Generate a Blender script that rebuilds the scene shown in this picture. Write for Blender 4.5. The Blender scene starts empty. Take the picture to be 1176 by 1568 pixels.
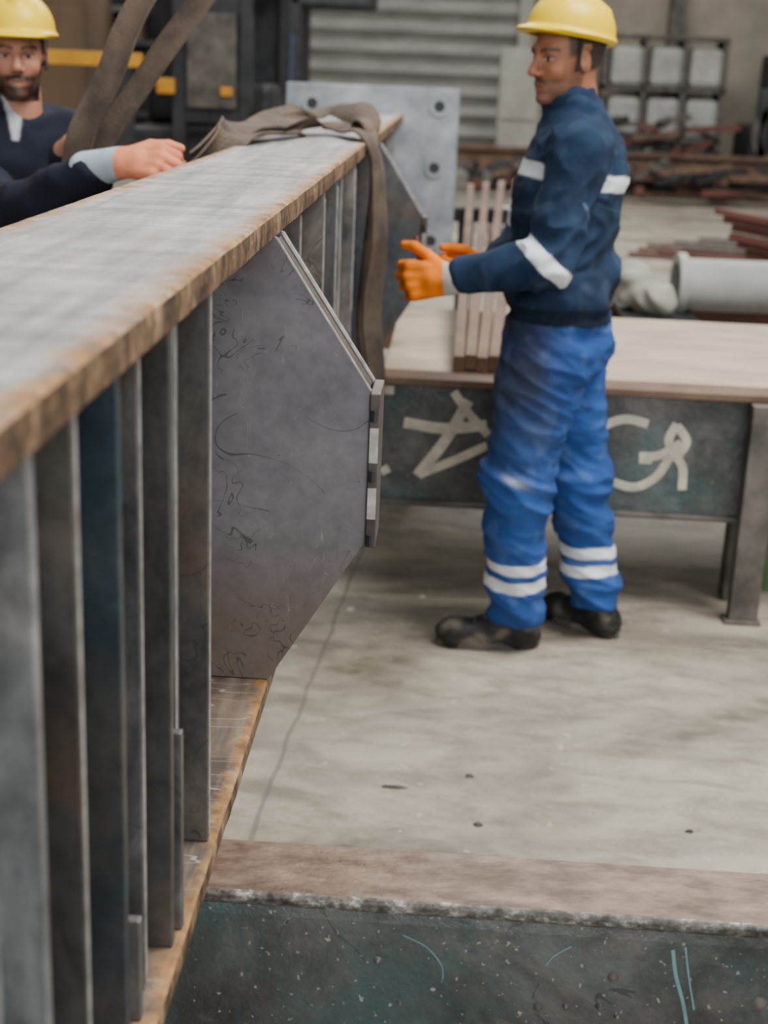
import bpy, bmesh, math, random
import numpy as np
from mathutils import Vector, Matrix, noise
random.seed(4); np.random.seed(4)

# ------------------------------------------------------------------ camera
s_roll=0.042
Yc=Vector((127,684,-2178)).normalized()
Zc=Vector((1,-s_roll,0)).cross(Yc).normalized()
Xc=Yc.cross(Zc)
M=Matrix((Xc,Yc,Zc))
cam_d=bpy.data.cameras.new('camera'); cam=bpy.data.objects.new('camera',cam_d)
bpy.context.collection.objects.link(cam)
cam.matrix_world=Matrix.Translation((0,0,1.64))@M.to_4x4()
cam_d.sensor_fit='VERTICAL'; cam_d.sensor_height=36; cam_d.sensor_width=27; cam_d.lens=50
cam_d.clip_start=0.05
cam_d.dof.use_dof=True; cam_d.dof.focus_distance=2.15; cam_d.dof.aperture_fstop=4.0
bpy.context.scene.camera=cam

# ------------------------------------------------------------------ materials
def nmat(name):
    m=bpy.data.materials.new(name); m.use_nodes=True
    nt=m.node_tree; b=nt.nodes['Principled BSDF']; return m,nt,b
class NB:
    def __init__(s,nt): s.nt=nt; s.n=nt.nodes; s.l=nt.links; s.geo=s.n.new('ShaderNodeNewGeometry')
    def pos(s,scale=(1,1,1)):
        mp=s.n.new('ShaderNodeMapping'); mp.inputs['Scale'].default_value=scale
        s.l.new(s.geo.outputs['Position'],mp.inputs['Vector']); return mp.outputs['Vector']
    def noise(s,scale,detail=4,rough=.55,vec=None,dist=0.):
        t=s.n.new('ShaderNodeTexNoise'); t.inputs['Scale'].default_value=scale; t.inputs['Detail'].default_value=detail
        t.inputs['Roughness'].default_value=rough; t.inputs['Distortion'].default_value=dist
        s.l.new(vec if vec is not None else s.pos(),t.inputs['Vector']); return t.outputs['Fac']
    def ramp(s,fac,stops):
        r=s.n.new('ShaderNodeValToRGB'); e=r.color_ramp.elements
        while len(e)<len(stops): e.new(.5)
        for i,(p,c) in enumerate(stops):
            e[i].position=p; e[i].color=(c[0],c[1],c[2],1) if not isinstance(c,(int,float)) else (c,c,c,1)
        s.l.new(fac,r.inputs['Fac']); return r.outputs['Color']
    def mix(s,fac,a,b,mode='MIX'):
        m=s.n.new('ShaderNodeMix'); m.data_type='RGBA'; m.blend_type=mode
        for v,i in ((fac,0),(a,6),(b,7)):
            if isinstance(v,(int,float)): m.inputs[i].default_value=v
            elif isinstance(v,tuple): m.inputs[i].default_value=(v[0],v[1],v[2],1)
            else: s.l.new(v,m.inputs[i])
        return m.outputs[2]
    def math(s,op,a,b=0.,c=0.):
        m=s.n.new('ShaderNodeMath'); m.operation=op
        for i,v in enumerate((a,b,c)):
            if isinstance(v,(int,float)): m.inputs[i].default_value=v
            else: s.l.new(v,m.inputs[i])
        return m.outputs[0]
    def lines(s,scale,w,dist=.6,vec=None,detail=2):
        f=s.noise(scale,detail,.5,vec,dist)
        return s.math('LESS_THAN',s.math('ABSOLUTE',s.math('SUBTRACT',f,.5)),w)
    def sep(s):
        x=s.n.new('ShaderNodeSeparateXYZ'); s.l.new(s.geo.outputs['Position'],x.inputs[0]); return x.outputs
    def bump(s,b,h,strength=.3,dist=.01):
        n=s.n.new('ShaderNodeBump'); n.inputs['Strength'].default_value=strength; n.inputs['Distance'].default_value=dist
        s.l.new(h,n.inputs['Height']); s.l.new(n.outputs[0],b.inputs['Normal'])
def simple(name,c1,c2=None,scale=6,rough=.6,metal=0.,bump=.15,vs=(1,1,1),bscale=40,spec=.5):
    m,nt,b=nmat(name); q=NB(nt)
    if c2 is None: c2=tuple(v*.7 for v in c1)
    f=q.noise(scale,5,.6,q.pos(vs))
    q.l.new(q.ramp(f,[(.35,c1),(.68,c2)]),b.inputs['Base Color'])
    b.inputs['Roughness'].default_value=rough; b.inputs['Metallic'].default_value=metal
    b.inputs['Specular IOR Level'].default_value=spec
    q.bump(b,q.noise(bscale,4,.6,q.pos(vs)),bump,.004)
    return m
def mk_floor():
    m,nt,b=nmat('concrete'); q=NB(nt)
    f=q.noise(1.1,8,.62,q.pos((1,2.0,1)),.8); g=q.noise(4.5,7,.68,q.pos((1,2.2,1)),.4)
    c=q.ramp(f,[(.34,(.155,.135,.10)),(.48,(.30,.27,.208)),(.66,(.43,.39,.305))])
    c=q.mix(.65,c,q.ramp(g,[(.38,(.42,.41,.40)),(.56,(1,1,1))]),'MULTIPLY')
    dk=q.ramp(q.noise(.75,5,.6,q.pos((1,1.5,1))),[(.48,0.),(.64,.5)]); c=q.mix(dk,c,(.12,.11,.095))
    sp=q.noise(60,2,.5); c=q.mix(.4,c,q.ramp(sp,[(.25,.5),(.4,1.)]),'MULTIPLY')
    pale=q.math('GREATER_THAN',q.noise(26,3,.5),.70); c=q.mix(q.math('MULTIPLY',pale,.45),c,(.55,.52,.45))
    X=q.sep()
    w=q.math('MULTIPLY',q.math('SUBTRACT',q.noise(6,3),.5),.03)
    ln=q.math('ADD',q.math('SUBTRACT',X[0],q.math('MULTIPLY',X[1],.055)),w)
    j=q.math('LESS_THAN',q.math('ABSOLUTE',q.math('ADD',ln,.535)),.006)
    j2=q.math('LESS_THAN',q.math('ABSOLUTE',q.math('SUBTRACT',ln,2.6)),.006)
    j=q.math('MAXIMUM',j,j2)
    c=q.mix(q.math('MULTIPLY',j,.55),c,(.09,.08,.07))
    q.l.new(c,b.inputs['Base Color'])
    q.l.new(q.ramp(f,[(.3,.42),(.7,.7)]),b.inputs['Roughness'])
    q.bump(b,g,.2,.01); return m
M_floor=mk_floor()
def mk_gusset():
    m,nt,b=nmat('mill_scale_steel'); q=NB(nt)
    f=q.noise(5,5,.6); X=q.sep()
    c=q.ramp(f,[(.3,(.125,.117,.13)),(.7,(.225,.205,.22))])
    low=q.math('MULTIPLY',q.math('SUBTRACT',.95,X[2]),4.5); low=q.math('MINIMUM',q.math('MAXIMUM',low,0.),.8)
    c=q.mix(low,c,(.175,.135,.10))
    pk=q.ramp(q.noise(3.3,2),[(.58,0.),(.7,.35)]); c=q.mix(pk,c,(.26,.17,.17))
    msk=q.math('GREATER_THAN',q.noise(4,2),.50)
    l1=q.math('MULTIPLY',q.lines(4.5,.0026,1.1),msk)
    l2=q.math('MULTIPLY',q.lines(15,.006,1.2),q.math('GREATER_THAN',q.noise(6,2,.5,q.pos((1.3,1,1))),.57))
    c=q.mix(q.math('MULTIPLY',q.math('MAXIMUM',l1,l2),.6),c,(.045,.038,.038))
    sc=q.lines(3,.0008,.2,q.pos((8,1,1.2))); c=q.mix(q.math('MULTIPLY',sc,.3),c,(.5,.45,.42))
    sp=q.math('GREATER_THAN',q.noise(150,1),.77); c=q.mix(q.math('MULTIPLY',sp,.6),c,(.05,.04,.04))
    fine=q.noise(40,5,.7); c=q.mix(.35,c,q.ramp(fine,[(.35,.6),(.6,1.)]),'MULTIPLY')
    q.l.new(c,b.inputs['Base Color']); b.inputs['Metallic'].default_value=.25
    q.l.new(q.ramp(f,[(.3,.40),(.7,.55)]),b.inputs['Roughness']); q.bump(b,q.noise(30,4),.08,.003); return m
M_gus=mk_gusset()
def mk_flange(name,top_a,top_b,top_c,edge_w,metal):
    m,nt,b=nmat(name); q=NB(nt); X=q.sep()
    st=q.noise(3,7,.65,q.pos((9,.8,1)),.3); cr=q.noise(2,5,.65,q.pos((1,9,1)),.2)
    c=q.ramp(st,[(.32,top_a),(.52,top_b),(.7,top_c)])
    c=q.mix(.85,c,q.ramp(cr,[(.36,(.52,.52,.54)),(.56,(1,1,1))]),'MULTIPLY')
    pk=q.ramp(q.noise(2.6,5,.7),[(.50,0.),(.68,.7)]); c=q.mix(pk,c,(.29,.20,.14))
    wl=q.lines(2.5,.004,.15,q.pos((1,9,1))); c=q.mix(q.math('MULTIPLY',wl,.4),c,(.60,.60,.60))
    d=q.math('SUBTRACT',.150,q.math('ABSOLUTE',q.math('ADD',X[0],.418)))
    d=q.math('ADD',d,q.math('MULTIPLY',q.math('SUBTRACT',q.noise(14,6,.7),.5),.10))
    e=q.ramp(d,[(.0,1.),(edge_w,0.)])
    rust=q.ramp(q.noise(25,5,.65),[(.3,(.13,.065,.025)),(.52,(.31,.165,.06)),(.75,(.46,.31,.16))])
    c=q.mix(e,c,rust)
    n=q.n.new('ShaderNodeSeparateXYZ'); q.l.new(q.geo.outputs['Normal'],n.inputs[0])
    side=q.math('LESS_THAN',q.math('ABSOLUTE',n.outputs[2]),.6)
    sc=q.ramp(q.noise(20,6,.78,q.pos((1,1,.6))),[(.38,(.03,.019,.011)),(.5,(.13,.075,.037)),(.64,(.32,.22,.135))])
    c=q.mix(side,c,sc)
    q.l.new(c,b.inputs['Base Color'])
    b.inputs['Metallic'].default_value=metal
    q.l.new(q.mix(q.math('MAXIMUM',e,side),(.36,.36,.36),(.7,.7,.7)),b.inputs['Roughness'])
    q.bump(b,q.noise(35,5,.7),.45,.005); return m
M_fl=mk_flange('flange_steel',(.20,.20,.21),(.36,.36,.37),(.54,.53,.51),.04,.25)
M_bot=mk_flange('lower_flange_shaded',(.06,.048,.04),(.13,.105,.085),(.24,.20,.16),.02,.1)  # rust brown, darkened so the shade on the lower flange is in the colour
def mk_web(name,a,bb,cc,teal,rust):
    m,nt,b=nmat(name); q=NB(nt)
    f=q.noise(5,6,.7,q.pos((1,1,.45)),.6)
    c=q.ramp(f,[(.34,a),(.5,bb),(.66,cc)])
    t=q.ramp(q.noise(1.7,3),[(.42,0.),(.6,teal)]); c=q.mix(t,c,(.025,.055,.08))
    r=q.ramp(q.noise(2.9,4,.65,q.pos((1,1.7,1))),[(.50,0.),(.66,rust)]); c=q.mix(r,c,(.14,.09,.055))
    fn=q.noise(22,5,.7); c=q.mix(.6,c,q.ramp(fn,[(.35,.45),(.6,1.)]),'MULTIPLY')
    l=q.math('MULTIPLY',q.lines(6,.004,1.2),q.math('GREATER_THAN',q.noise(5,2),.52)); c=q.mix(q.math('MULTIPLY',l,.5),c,(.03,.03,.03))
    q.l.new(c,b.inputs['Base Color']); b.inputs['Metallic'].default_value=.3; b.inputs['Roughness'].default_value=.42
    q.bump(b,q.noise(30,4),.15,.003); return m
M_web=mk_web('web_steel',(.05,.05,.055),(.11,.11,.115),(.19,.19,.19),.5,.6)
M_webL=mk_web('stiffener_steel_light',(.13,.135,.14),(.29,.295,.30),(.50,.50,.50),.15,.25)
M_webM=mk_web('stiffener_steel_mottled',(.045,.045,.047),(.17,.16,.155),(.36,.34,.32),.2,.5)
M_webT=mk_web('stiffener_steel_teal',(.022,.034,.042),(.035,.055,.068),(.09,.105,.12),.9,.5)
M_webR=mk_web('stiffener_steel_brown',(.042,.038,.036),(.095,.083,.075),(.165,.145,.125),.1,.7)
M_bright=simple('bright_edge_steel',(.62,.60,.57),(.30,.28,.26),40,.35,.5)  # bright tone for thin strips along plate edges
M_fgtop=simple('support_flange_steel',(.10,.062,.042),(.25,.178,.13),16,.5,.15,.6,(1,2,1),60)
def mk_fgedge():
    m,nt,b=nmat('worn_edge_steel'); q=NB(nt)
    f=q.noise(38,6,.75,q.pos((1,1,1.5)))
    q.l.new(q.ramp(f,[(.40,(.03,.026,.024)),(.54,(.13,.12,.11)),(.68,(.52,.50,.47))]),b.inputs['Base Color'])
    b.inputs['Roughness'].default_value=.45; b.inputs['Metallic'].default_value=.3; q.bump(b,f,.5,.004); return m
M_fgedge=mk_fgedge()
def mk_fgweb():
    m,nt,b=nmat('support_web_paint'); q=NB(nt); X=q.sep()
    f=q.noise(4,8,.72,None,.4)
    c=q.ramp(f,[(.34,(.019,.020,.020)),(.5,(.055,.057,.055)),(.66,(.13,.128,.12))])
    t=q.ramp(q.noise(2.4,6,.68),[(.50,0.),(.66,.55)]); c=q.mix(t,c,(.042,.098,.102))
    t2=q.ramp(q.noise(9,5,.65),[(.55,0.),(.66,.6)]); c=q.mix(q.math('MULTIPLY',t2,.6),c,(.15,.135,.118))
    l=q.math('MULTIPLY',q.lines(5,.003,1.2),q.math('GREATER_THAN',q.noise(4,2),.55)); c=q.mix(q.math('MULTIPLY',l,.6),c,(.015,.018,.018))
    p=q.math('GREATER_THAN',q.noise(110,2,.6),.69); c=q.mix(q.math('MULTIPLY',p,.6),c,(.40,.38,.34))
    q.l.new(c,b.inputs['Base Color']); b.inputs['Metallic'].default_value=.2; b.inputs['Roughness'].default_value=.38
    q.bump(b,q.noise(22,6,.72),.7,.007); return m
M_fgweb=mk_fgweb()
M_scratch=simple('teal_scratch_paint',(.16,.30,.31),(.10,.20,.21),30,.6)
M_sling=simple('sling_webbing',(.13,.093,.063),(.05,.036,.027),9,.9,0,.5,(1,1,1),120)
M_galv=simple('galvanised_plate',(.22,.25,.275),(.40,.43,.45),9,.4,.4,.2)
M_dark=simple('dark_metal',(.014,.016,.018),(.04,.04,.045),8,.5,.2)
M_white=simple('white_paint',(.56,.51,.41),(.33,.30,.24),18,.8)
M_tab=simple('table_plate',(.47,.385,.27),(.31,.245,.175),3,.7,0,.2,(1,2.5,1))
M_brown=simple('brown_steel',(.09,.05,.03),(.17,.105,.066),5,.7,.1,.3)
M_redbr=simple('red_oxide_steel',(.14,.05,.035),(.08,.033,.025),5,.7)
M_pipe=simple('pipe_grey',(.23,.24,.225),(.34,.345,.315),3,.6)
M_shut=simple('shutter_metal',(.23,.225,.20),(.155,.15,.14),2,.5,.2,.1,(1,1,3))
M_wall=simple('wall_paint',(.33,.295,.235),(.20,.18,.145),1.2,.8)
M_yel=simple('yellow_paint',(.62,.30,.01),(.45,.2,.01),4,.5)
M_blue=simple('blue_paint',(.05,.13,.27),(.03,.09,.2),4,.5)
M_crate=simple('white_sacks',(.40,.41,.38),(.25,.255,.24),3,.8)
M_cab=simple('cabinet_grey',(.33,.32,.275),(.23,.22,.19),2,.6)
M_wood=simple('wood_brown',(.12,.078,.045),(.065,.042,.026),3,.8,0,.3,(1,1,.3))
M_green=simple('green_paint',(.18,.34,.14),(.12,.25,.10),4,.5)
M_scrap=simple('scrap_grey',(.06,.054,.047),(.15,.133,.115),9,.7,.2)

# ------------------------------------------------------------------ helpers
def link(o,parent=None):
    bpy.context.collection.objects.link(o)
    if parent:
        o.parent=parent; o.matrix_parent_inverse=Matrix.Translation(parent.location).inverted()
    return o
def grp(name,loc=(0,0,0)):
    e=bpy.data.objects.new(name,None); e.location=loc; e.empty_display_size=.1
    bpy.context.collection.objects.link(e); return e
def mesh_obj(name,verts,faces,mat,parent=None,smooth=False,bevel=0):
    me=bpy.data.meshes.new(name); me.from_pydata([tuple(v) for v in verts],[],faces); me.update()
    if mat: me.materials.append(mat)
    o=bpy.data.objects.new(name,me); link(o,parent)
    if smooth:
        for p in me.polygons: p.use_smooth=True
    if bevel:
        md=o.modifiers.new('bevel','BEVEL'); md.width=bevel; md.segments=2; md.limit_method='ANGLE'
    return o
def recalc(o):
    bm=bmesh.new(); bm.from_mesh(o.data); bmesh.ops.recalc_face_normals(bm,faces=bm.faces); bm.to_mesh(o.data); bm.free(); return o
def boxes(name,lst,mat,parent=None,bevel=.003):
    V=[];F=[]
    for (x0,x1,y0,y1,z0,z1) in lst:
        b=len(V)
        V+=[(x0,y0,z0),(x1,y0,z0),(x1,y1,z0),(x0,y1,z0),(x0,y0,z1),(x1,y0,z1),(x1,y1,z1),(x0,y1,z1)]
        F+=[tuple(b+i for i in f) for f in ((0,3,2,1),(4,5,6,7),(0,1,5,4),(1,2,6,5),(2,3,7,6),(3,0,4,7))]
    return mesh_obj(name,V,F,mat,parent,False,bevel)
def box(name,x0,x1,y0,y1,z0,z1,mat,parent=None,bevel=.003): return boxes(name,[(x0,x1,y0,y1,z0,z1)],mat,parent,bevel)
def obox(name,p0,p1,w,h,mat,parent=None,up=(0,0,1),bevel=.003):
    p0=Vector(p0);p1=Vector(p1);d=(p1-p0).normalized();s=d.cross(Vector(up)).normalized();u=s.cross(d)
    V=[]
    for p in (p0,p1):
        for a,b in ((-1,-1),(1,-1),(1,1),(-1,1)): V.append(p+s*a*w/2+u*b*h/2)
    F=[(0,1,2,3),(7,6,5,4),(0,4,5,1),(1,5,6,2),(2,6,7,3),(3,7,4,0)]
    return mesh_obj(name,V,F,mat,parent,False,bevel)
def prism(name,pts,y0,y1,mat,parent=None,bevel=.0015):
    n=len(pts); V=[(x,y0,z) for x,z in pts]+[(x,y1,z) for x,z in pts]
    F=[tuple(range(n)),tuple(range(2*n-1,n-1,-1))]+[(i,i+n,(i+1)%n+n,(i+1)%n) for i in range(n)]
    return recalc(mesh_obj(name,V,F,mat,parent,False,bevel))
def tube(name,p0,p1,r,mat,parent=None,r2=None,seg=24,inner=0):
    p0=Vector(p0);p1=Vector(p1);d=(p1-p0).normalized();a=d.orthogonal().normalized();b=d.cross(a)
    r2=r if r2 is None else r2
    rings=[(p0,r),(p1,r2)]
    if inner: rings+=[(p1,inner),(p0,inner)]
    V=[];F=[]
    for p,rr in rings:
        for i in range(seg):
            t=2*math.pi*i/seg; V.append(p+(a*math.cos(t)+b*math.sin(t))*rr)
    R=len(rings)
    for k in range(R if inner else R-1):
        k2=(k+1)%R
        for i in range(seg):
            j=(i+1)%seg; F.append((k*seg+i,k*seg+j,k2*seg+j,k2*seg+i))
    if not inner: F+=[tuple(range(seg-1,-1,-1)),tuple(range(seg,2*seg))]
    o=mesh_obj(name,V,F,mat,parent,True)
    md=o.modifiers.new('es','EDGE_SPLIT'); md.split_angle=.6
    return o
def catmull(P,n):
    out=[];P=[Vector(p) for p in P];Q=[P[0]*2-P[1]]+P+[P[-1]*2-P[-2]]
    for i in range(1,len(Q)-2):
        for k in range(n):
            t=k/n; a,b,c,d=Q[i-1],Q[i],Q[i+1],Q[i+2]
            out.append(.5*((2*b)+(c-a)*t+(2*a-5*b+4*c-d)*t*t+(3*b-a-3*c+d)*t**3))
    out.append(P[-1]); return out
def ribbon(name,P,Wd,width,th,mat,parent=None,n=10,curl=0.,smooth=False):
    C=catmull(P,n); W=catmull(Wd,n); V=[];F=[]; m=6
    for i,c in enumerate(C):
        t=(C[min(i+1,len(C)-1)]-C[max(i-1,0)]).normalized(); w=W[i]-t*W[i].dot(t); w.normalize(); u=t.cross(w)
        wv=width*(1+.06*noise.noise(c*6)); cu=curl*(1+1.5*noise.noise(c*5+Vector((9,0,0))))
        for sgn in (-1,1):
            for k in range(m+1):
                a=(-1+2*k/m)*(-sgn); V.append(c+w*a*wv/2+u*(cu*a*a+sgn*th/2*(1-.3*abs(a)**4)))
    R=2*(m+1)
    for i in range(len(C)-1):
        for k in range(R):
            j=(k+1)%R; F.append((i*R+k,i*R+j,i*R+R+j,i*R+R+k))
    F+=[tuple(range(R-1,-1,-1)),tuple(len(V)-R+k for k in range(R))]
    return recalc(mesh_obj(name,V,F,mat,parent,smooth))

# ------------------------------------------------------------------ SDF toolkit
def seg(a,b,r1,r2=None,tag=0,k=None): return ('s',np.array(a,float),np.array(b,float),r1,r1 if r2 is None else r2,tag,k)
def ell(c,r,yaw=0.,tag=0,k=None,sub=False,pitch=0.):
    R=(Matrix.Rotation(yaw,3,'Z')@Matrix.Rotation(pitch,3,'Y')).transposed()
    return ('e',np.array(c,float),np.array(r,float),np.array(R),sub,tag,k)
def pd(pr,p):
    if pr[0]=='s':
        a,b,r1,r2=pr[1:5]; ba=b-a; h=np.clip(((p-a)@ba)/max(ba@ba,1e-9),0,1)
        return np.linalg.norm(p-a-h[:,None]*ba,axis=1)-(r1+(r2-r1)*h)
    c,r,R=pr[1:4]; q=(p-c)@R.T; k0=np.linalg.norm(q/r,axis=1); k1=np.linalg.norm(q/(r*r),axis=1)
    return k0*(k0-1)/np.maximum(k1,1e-9)
def field(prims,k):
    def fn(p):
        d=None
        for pr in prims:
            di=pd(pr,p); kk=pr[-1] if pr[-1] is not None else k
            if pr[0]=='e' and pr[4]:
                di=-di; h=np.clip(.5-.5*(d-di)/kk,0,1); d=d*(1-h)+di*h+kk*h*(1-h); continue
            if d is None: d=di; continue
            h=np.clip(.5+.5*(di-d)/kk,0,1); d=di*(1-h)+d*h-kk*h*(1-h)
        return d
    return fn
def snet(fn,lo,hi,h):
    lo=np.array(lo,float);hi=np.array(hi,float); n=np.ceil((hi-lo)/h).astype(int)+1
    ax=[lo[i]+h*np.arange(n[i]) for i in range(3)]
    F=np.empty(tuple(n)); YZ=np.stack(np.meshgrid(ax[1],ax[2],indexing='ij'),-1).reshape(-1,2)
    step=max(1,200000//len(YZ))
    for i in range(0,n[0],step):
        xs=ax[0][i:i+step]; P=np.concatenate([np.repeat(xs,len(YZ))[:,None],np.tile(YZ,(len(xs),1))],1)
        F[i:i+len(xs)]=fn(P).reshape(len(xs),n[1],n[2])
    cs=tuple(n-1); cnt=np.zeros(cs); acc=np.zeros(cs+(3,))
    for a in range(3):
        u,v=(a+1)%3,(a+2)%3
        for ou in (0,1):
            for ov in (0,1):
                s0=[None]*3;s1=[None]*3
                s0[a]=slice(0,n[a]-1);s1[a]=slice(1,n[a])
                s0[u]=s1[u]=slice(ou,n[u]-1+ou);s0[v]=s1[v]=slice(ov,n[v]-1+ov)
                F0=F[tuple(s0)];F1=F[tuple(s1)];cr=(F0<0)!=(F1<0)
                t=np.where(cr,F0/np.where(cr,F0-F1,1),0); cnt+=cr
                acc[...,a]+=t*cr; acc[...,u]+=ou*cr; acc[...,v]+=ov*cr
    mk=cnt>0; idx=-np.ones(cs,int); idx[mk]=np.arange(mk.sum())
    ci=np.argwhere(mk); V=lo+h*(ci+acc[mk]/cnt[mk][:,None])
    Q=[]
    for a in range(3):
        u,v=(a+1)%3,(a+2)%3
        s0=[None]*3;s1=[None]*3;s0[a]=slice(0,n[a]-1);s1[a]=slice(1,n[a])
        for w in (u,v): s0[w]=s1[w]=slice(1,n[w]-1)
        F0=F[tuple(s0)];F1=F[tuple(s1)]
        for cond,rev in (((F0<0)&(F1>=0),False),((F0>=0)&(F1<0),True)):
            g=np.argwhere(cond)
            if not len(g): continue
            g[:,u]+=1;g[:,v]+=1
            eu=np.zeros(3,int);eu[u]=1;ev=np.zeros(3,int);ev[v]=1
            q=[idx[tuple((g-eu-ev).T)],idx[tuple((g-ev).T)],idx[tuple(g.T)],idx[tuple((g-eu).T)]]
            if rev:q=q[::-1]
            Q.append(np.stack(q,1))
    return V,np.concatenate(Q)
def grad(fn,p,e=.002):
    g=np.zeros_like(p)
    for a in range(3):
        d=np.zeros(3);d[a]=e; g[:,a]=fn(p+d)-fn(p-d)
    return g/np.maximum(np.linalg.norm(g,axis=1)[:,None],1e-9)
def nz(p,s,off=0.):
    S=np.array(s)if not np.isscalar(s) else np.array([s]*3)
    return np.array([noise.noise(Vector(q)) for q in (p*S+off)])
def rdg(p,s,off=0.): return 1-2.6*np.abs(nz(p,s,off))
def tags(prims,p):
    D=np.stack([pd(pr,p) for pr in prims if not(pr[0]=='e' and pr[4])],1)
    T=np.array([pr[-2] for pr in prims if not(pr[0]=='e' and pr[4])]); return T[D.argmin(1)]
def mk_attr(name,rough,bump,bs):
    m,nt,b=nmat(name); a=nt.nodes.new('ShaderNodeAttribute'); a.attribute_name='Col'; q=NB(nt)
    c=q.mix(.35,a.outputs['Color'],q.ramp(q.noise(bs*.35,4),[(.3,.6),(.65,1.)]),'MULTIPLY')
    nt.links.new(c,b.inputs['Base Color']); b.inputs['Roughness'].default_value=rough
    b.inputs['Specular IOR Level'].default_value=.25
    q.bump(b,q.noise(bs,4),bump,.003); return m
M_cloth=mk_attr('cloth',.9,.6,60); M_skin=mk_attr('skin',.5,.1,90); M_helm=simple('helmet_plastic',(.82,.56,.0),(.78,.52,.0),4,.35,0,.02,spec=.3)
M_glove=mk_attr('glove_fabric',.85,.4,90); M_boot=mk_attr('boot_leather',.5,.4,70)
def sobj(name,prims,k,h,mat,parent,colfn=None,disp=None,pad=.03,xf=None,extra=None):
    pts=[]
    for pr in prims:
        if pr[0]=='s': pts+=[pr[1]-max(pr[3:5]),pr[1]+max(pr[3:5]),pr[2]-max(pr[3:5]),pr[2]+max(pr[3:5])]
        elif not pr[4]: r=pr[2].max(); pts+=[pr[1]-r,pr[1]+r]
    pts=np.array(pts); fn=field(prims,k)
    if extra: f0=fn; fn=lambda p: extra(p,f0(p))
    V,Q=snet(fn,pts.min(0)-pad,pts.max(0)+pad,h)
    col=colfn(V,prims) if colfn else None
    if disp is not None: V=V+grad(fn,V)*disp(V,prims)[:,None]
    if xf is not None: V=V@np.array(xf.to_3x3()).T+np.array(xf.translation)
    o=mesh_obj(name,V.tolist(),Q.tolist(),mat,parent,True)
    if col is not None:
        at=o.data.color_attributes.new('Col','FLOAT_COLOR','POINT')
        at.data.foreach_set('color',np.concatenate([np.clip(col,0,1),np.ones((len(V),1))],1).astype(np.float32).ravel())
    return o
def mixc(c,m,col): return c*(1-m[:,None])+np.array(col)*m[:,None]
def sst(x,a,b):
    t=np.clip((x-a)/(b-a),0,1); return t*t*(3-2*t)

# ------------------------------------------------------------------ head
def head_prims():
    P=[ell((-.018,0,.03),(.098,.077,.092)),ell((.018,0,-.03),(.072,.062,.088),k=.03),ell((.032,0,-.080),(.052,.044,.034),k=.025),
       ell((.052,.038,-.030),(.028,.020,.022),k=.018),ell((.052,-.038,-.030),(.028,.020,.022),k=.018),
       seg((.077,-.030,.020),(.077,.030,.020),.012,k=.012),
       ell((.100,.031,-.002),(.024,.016,.012),k=.010,sub=True),ell((.100,-.031,-.002),(.024,.016,.012),k=.010,sub=True),
       ell((.066,.031,-.003),(.0155,.0155,.0135),k=.003),ell((.066,-.031,-.003),(.0155,.0155,.0135),k=.003),
       seg((.084,0,.012),(.110,0,-.032),.0075,.0125,k=.010),ell((.098,.0125,-.038),(.012,.009,.008),k=.005),ell((.098,-.0125,-.038),(.012,.009,.008),k=.005),
       seg((.081,-.018,-.064),(.081,.018,-.064),.0080,k=.007),seg((.088,-.009,-.063),(.088,.009,-.063),.005,k=.006),
       seg((.080,-.014,-.077),(.080,.014,-.077),.0085,k=.006),
       ell((.074,0,-.104),(.020,.022,.015),k=.02),
       ell((-.004,.078,-.012),(.018,.008,.031),k=.006),ell((-.004,-.078,-.012),(.018,.008,.031),k=.006),
       ell((.006,.088,-.006),(.010,.008,.018),k=.004,sub=True),ell((.006,-.088,-.006),(.010,.008,.018),k=.004,sub=True),
       seg((-.02,0,-.06),(-.038,0,-.19),.060,.066,k=.02)]
    return P
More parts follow.
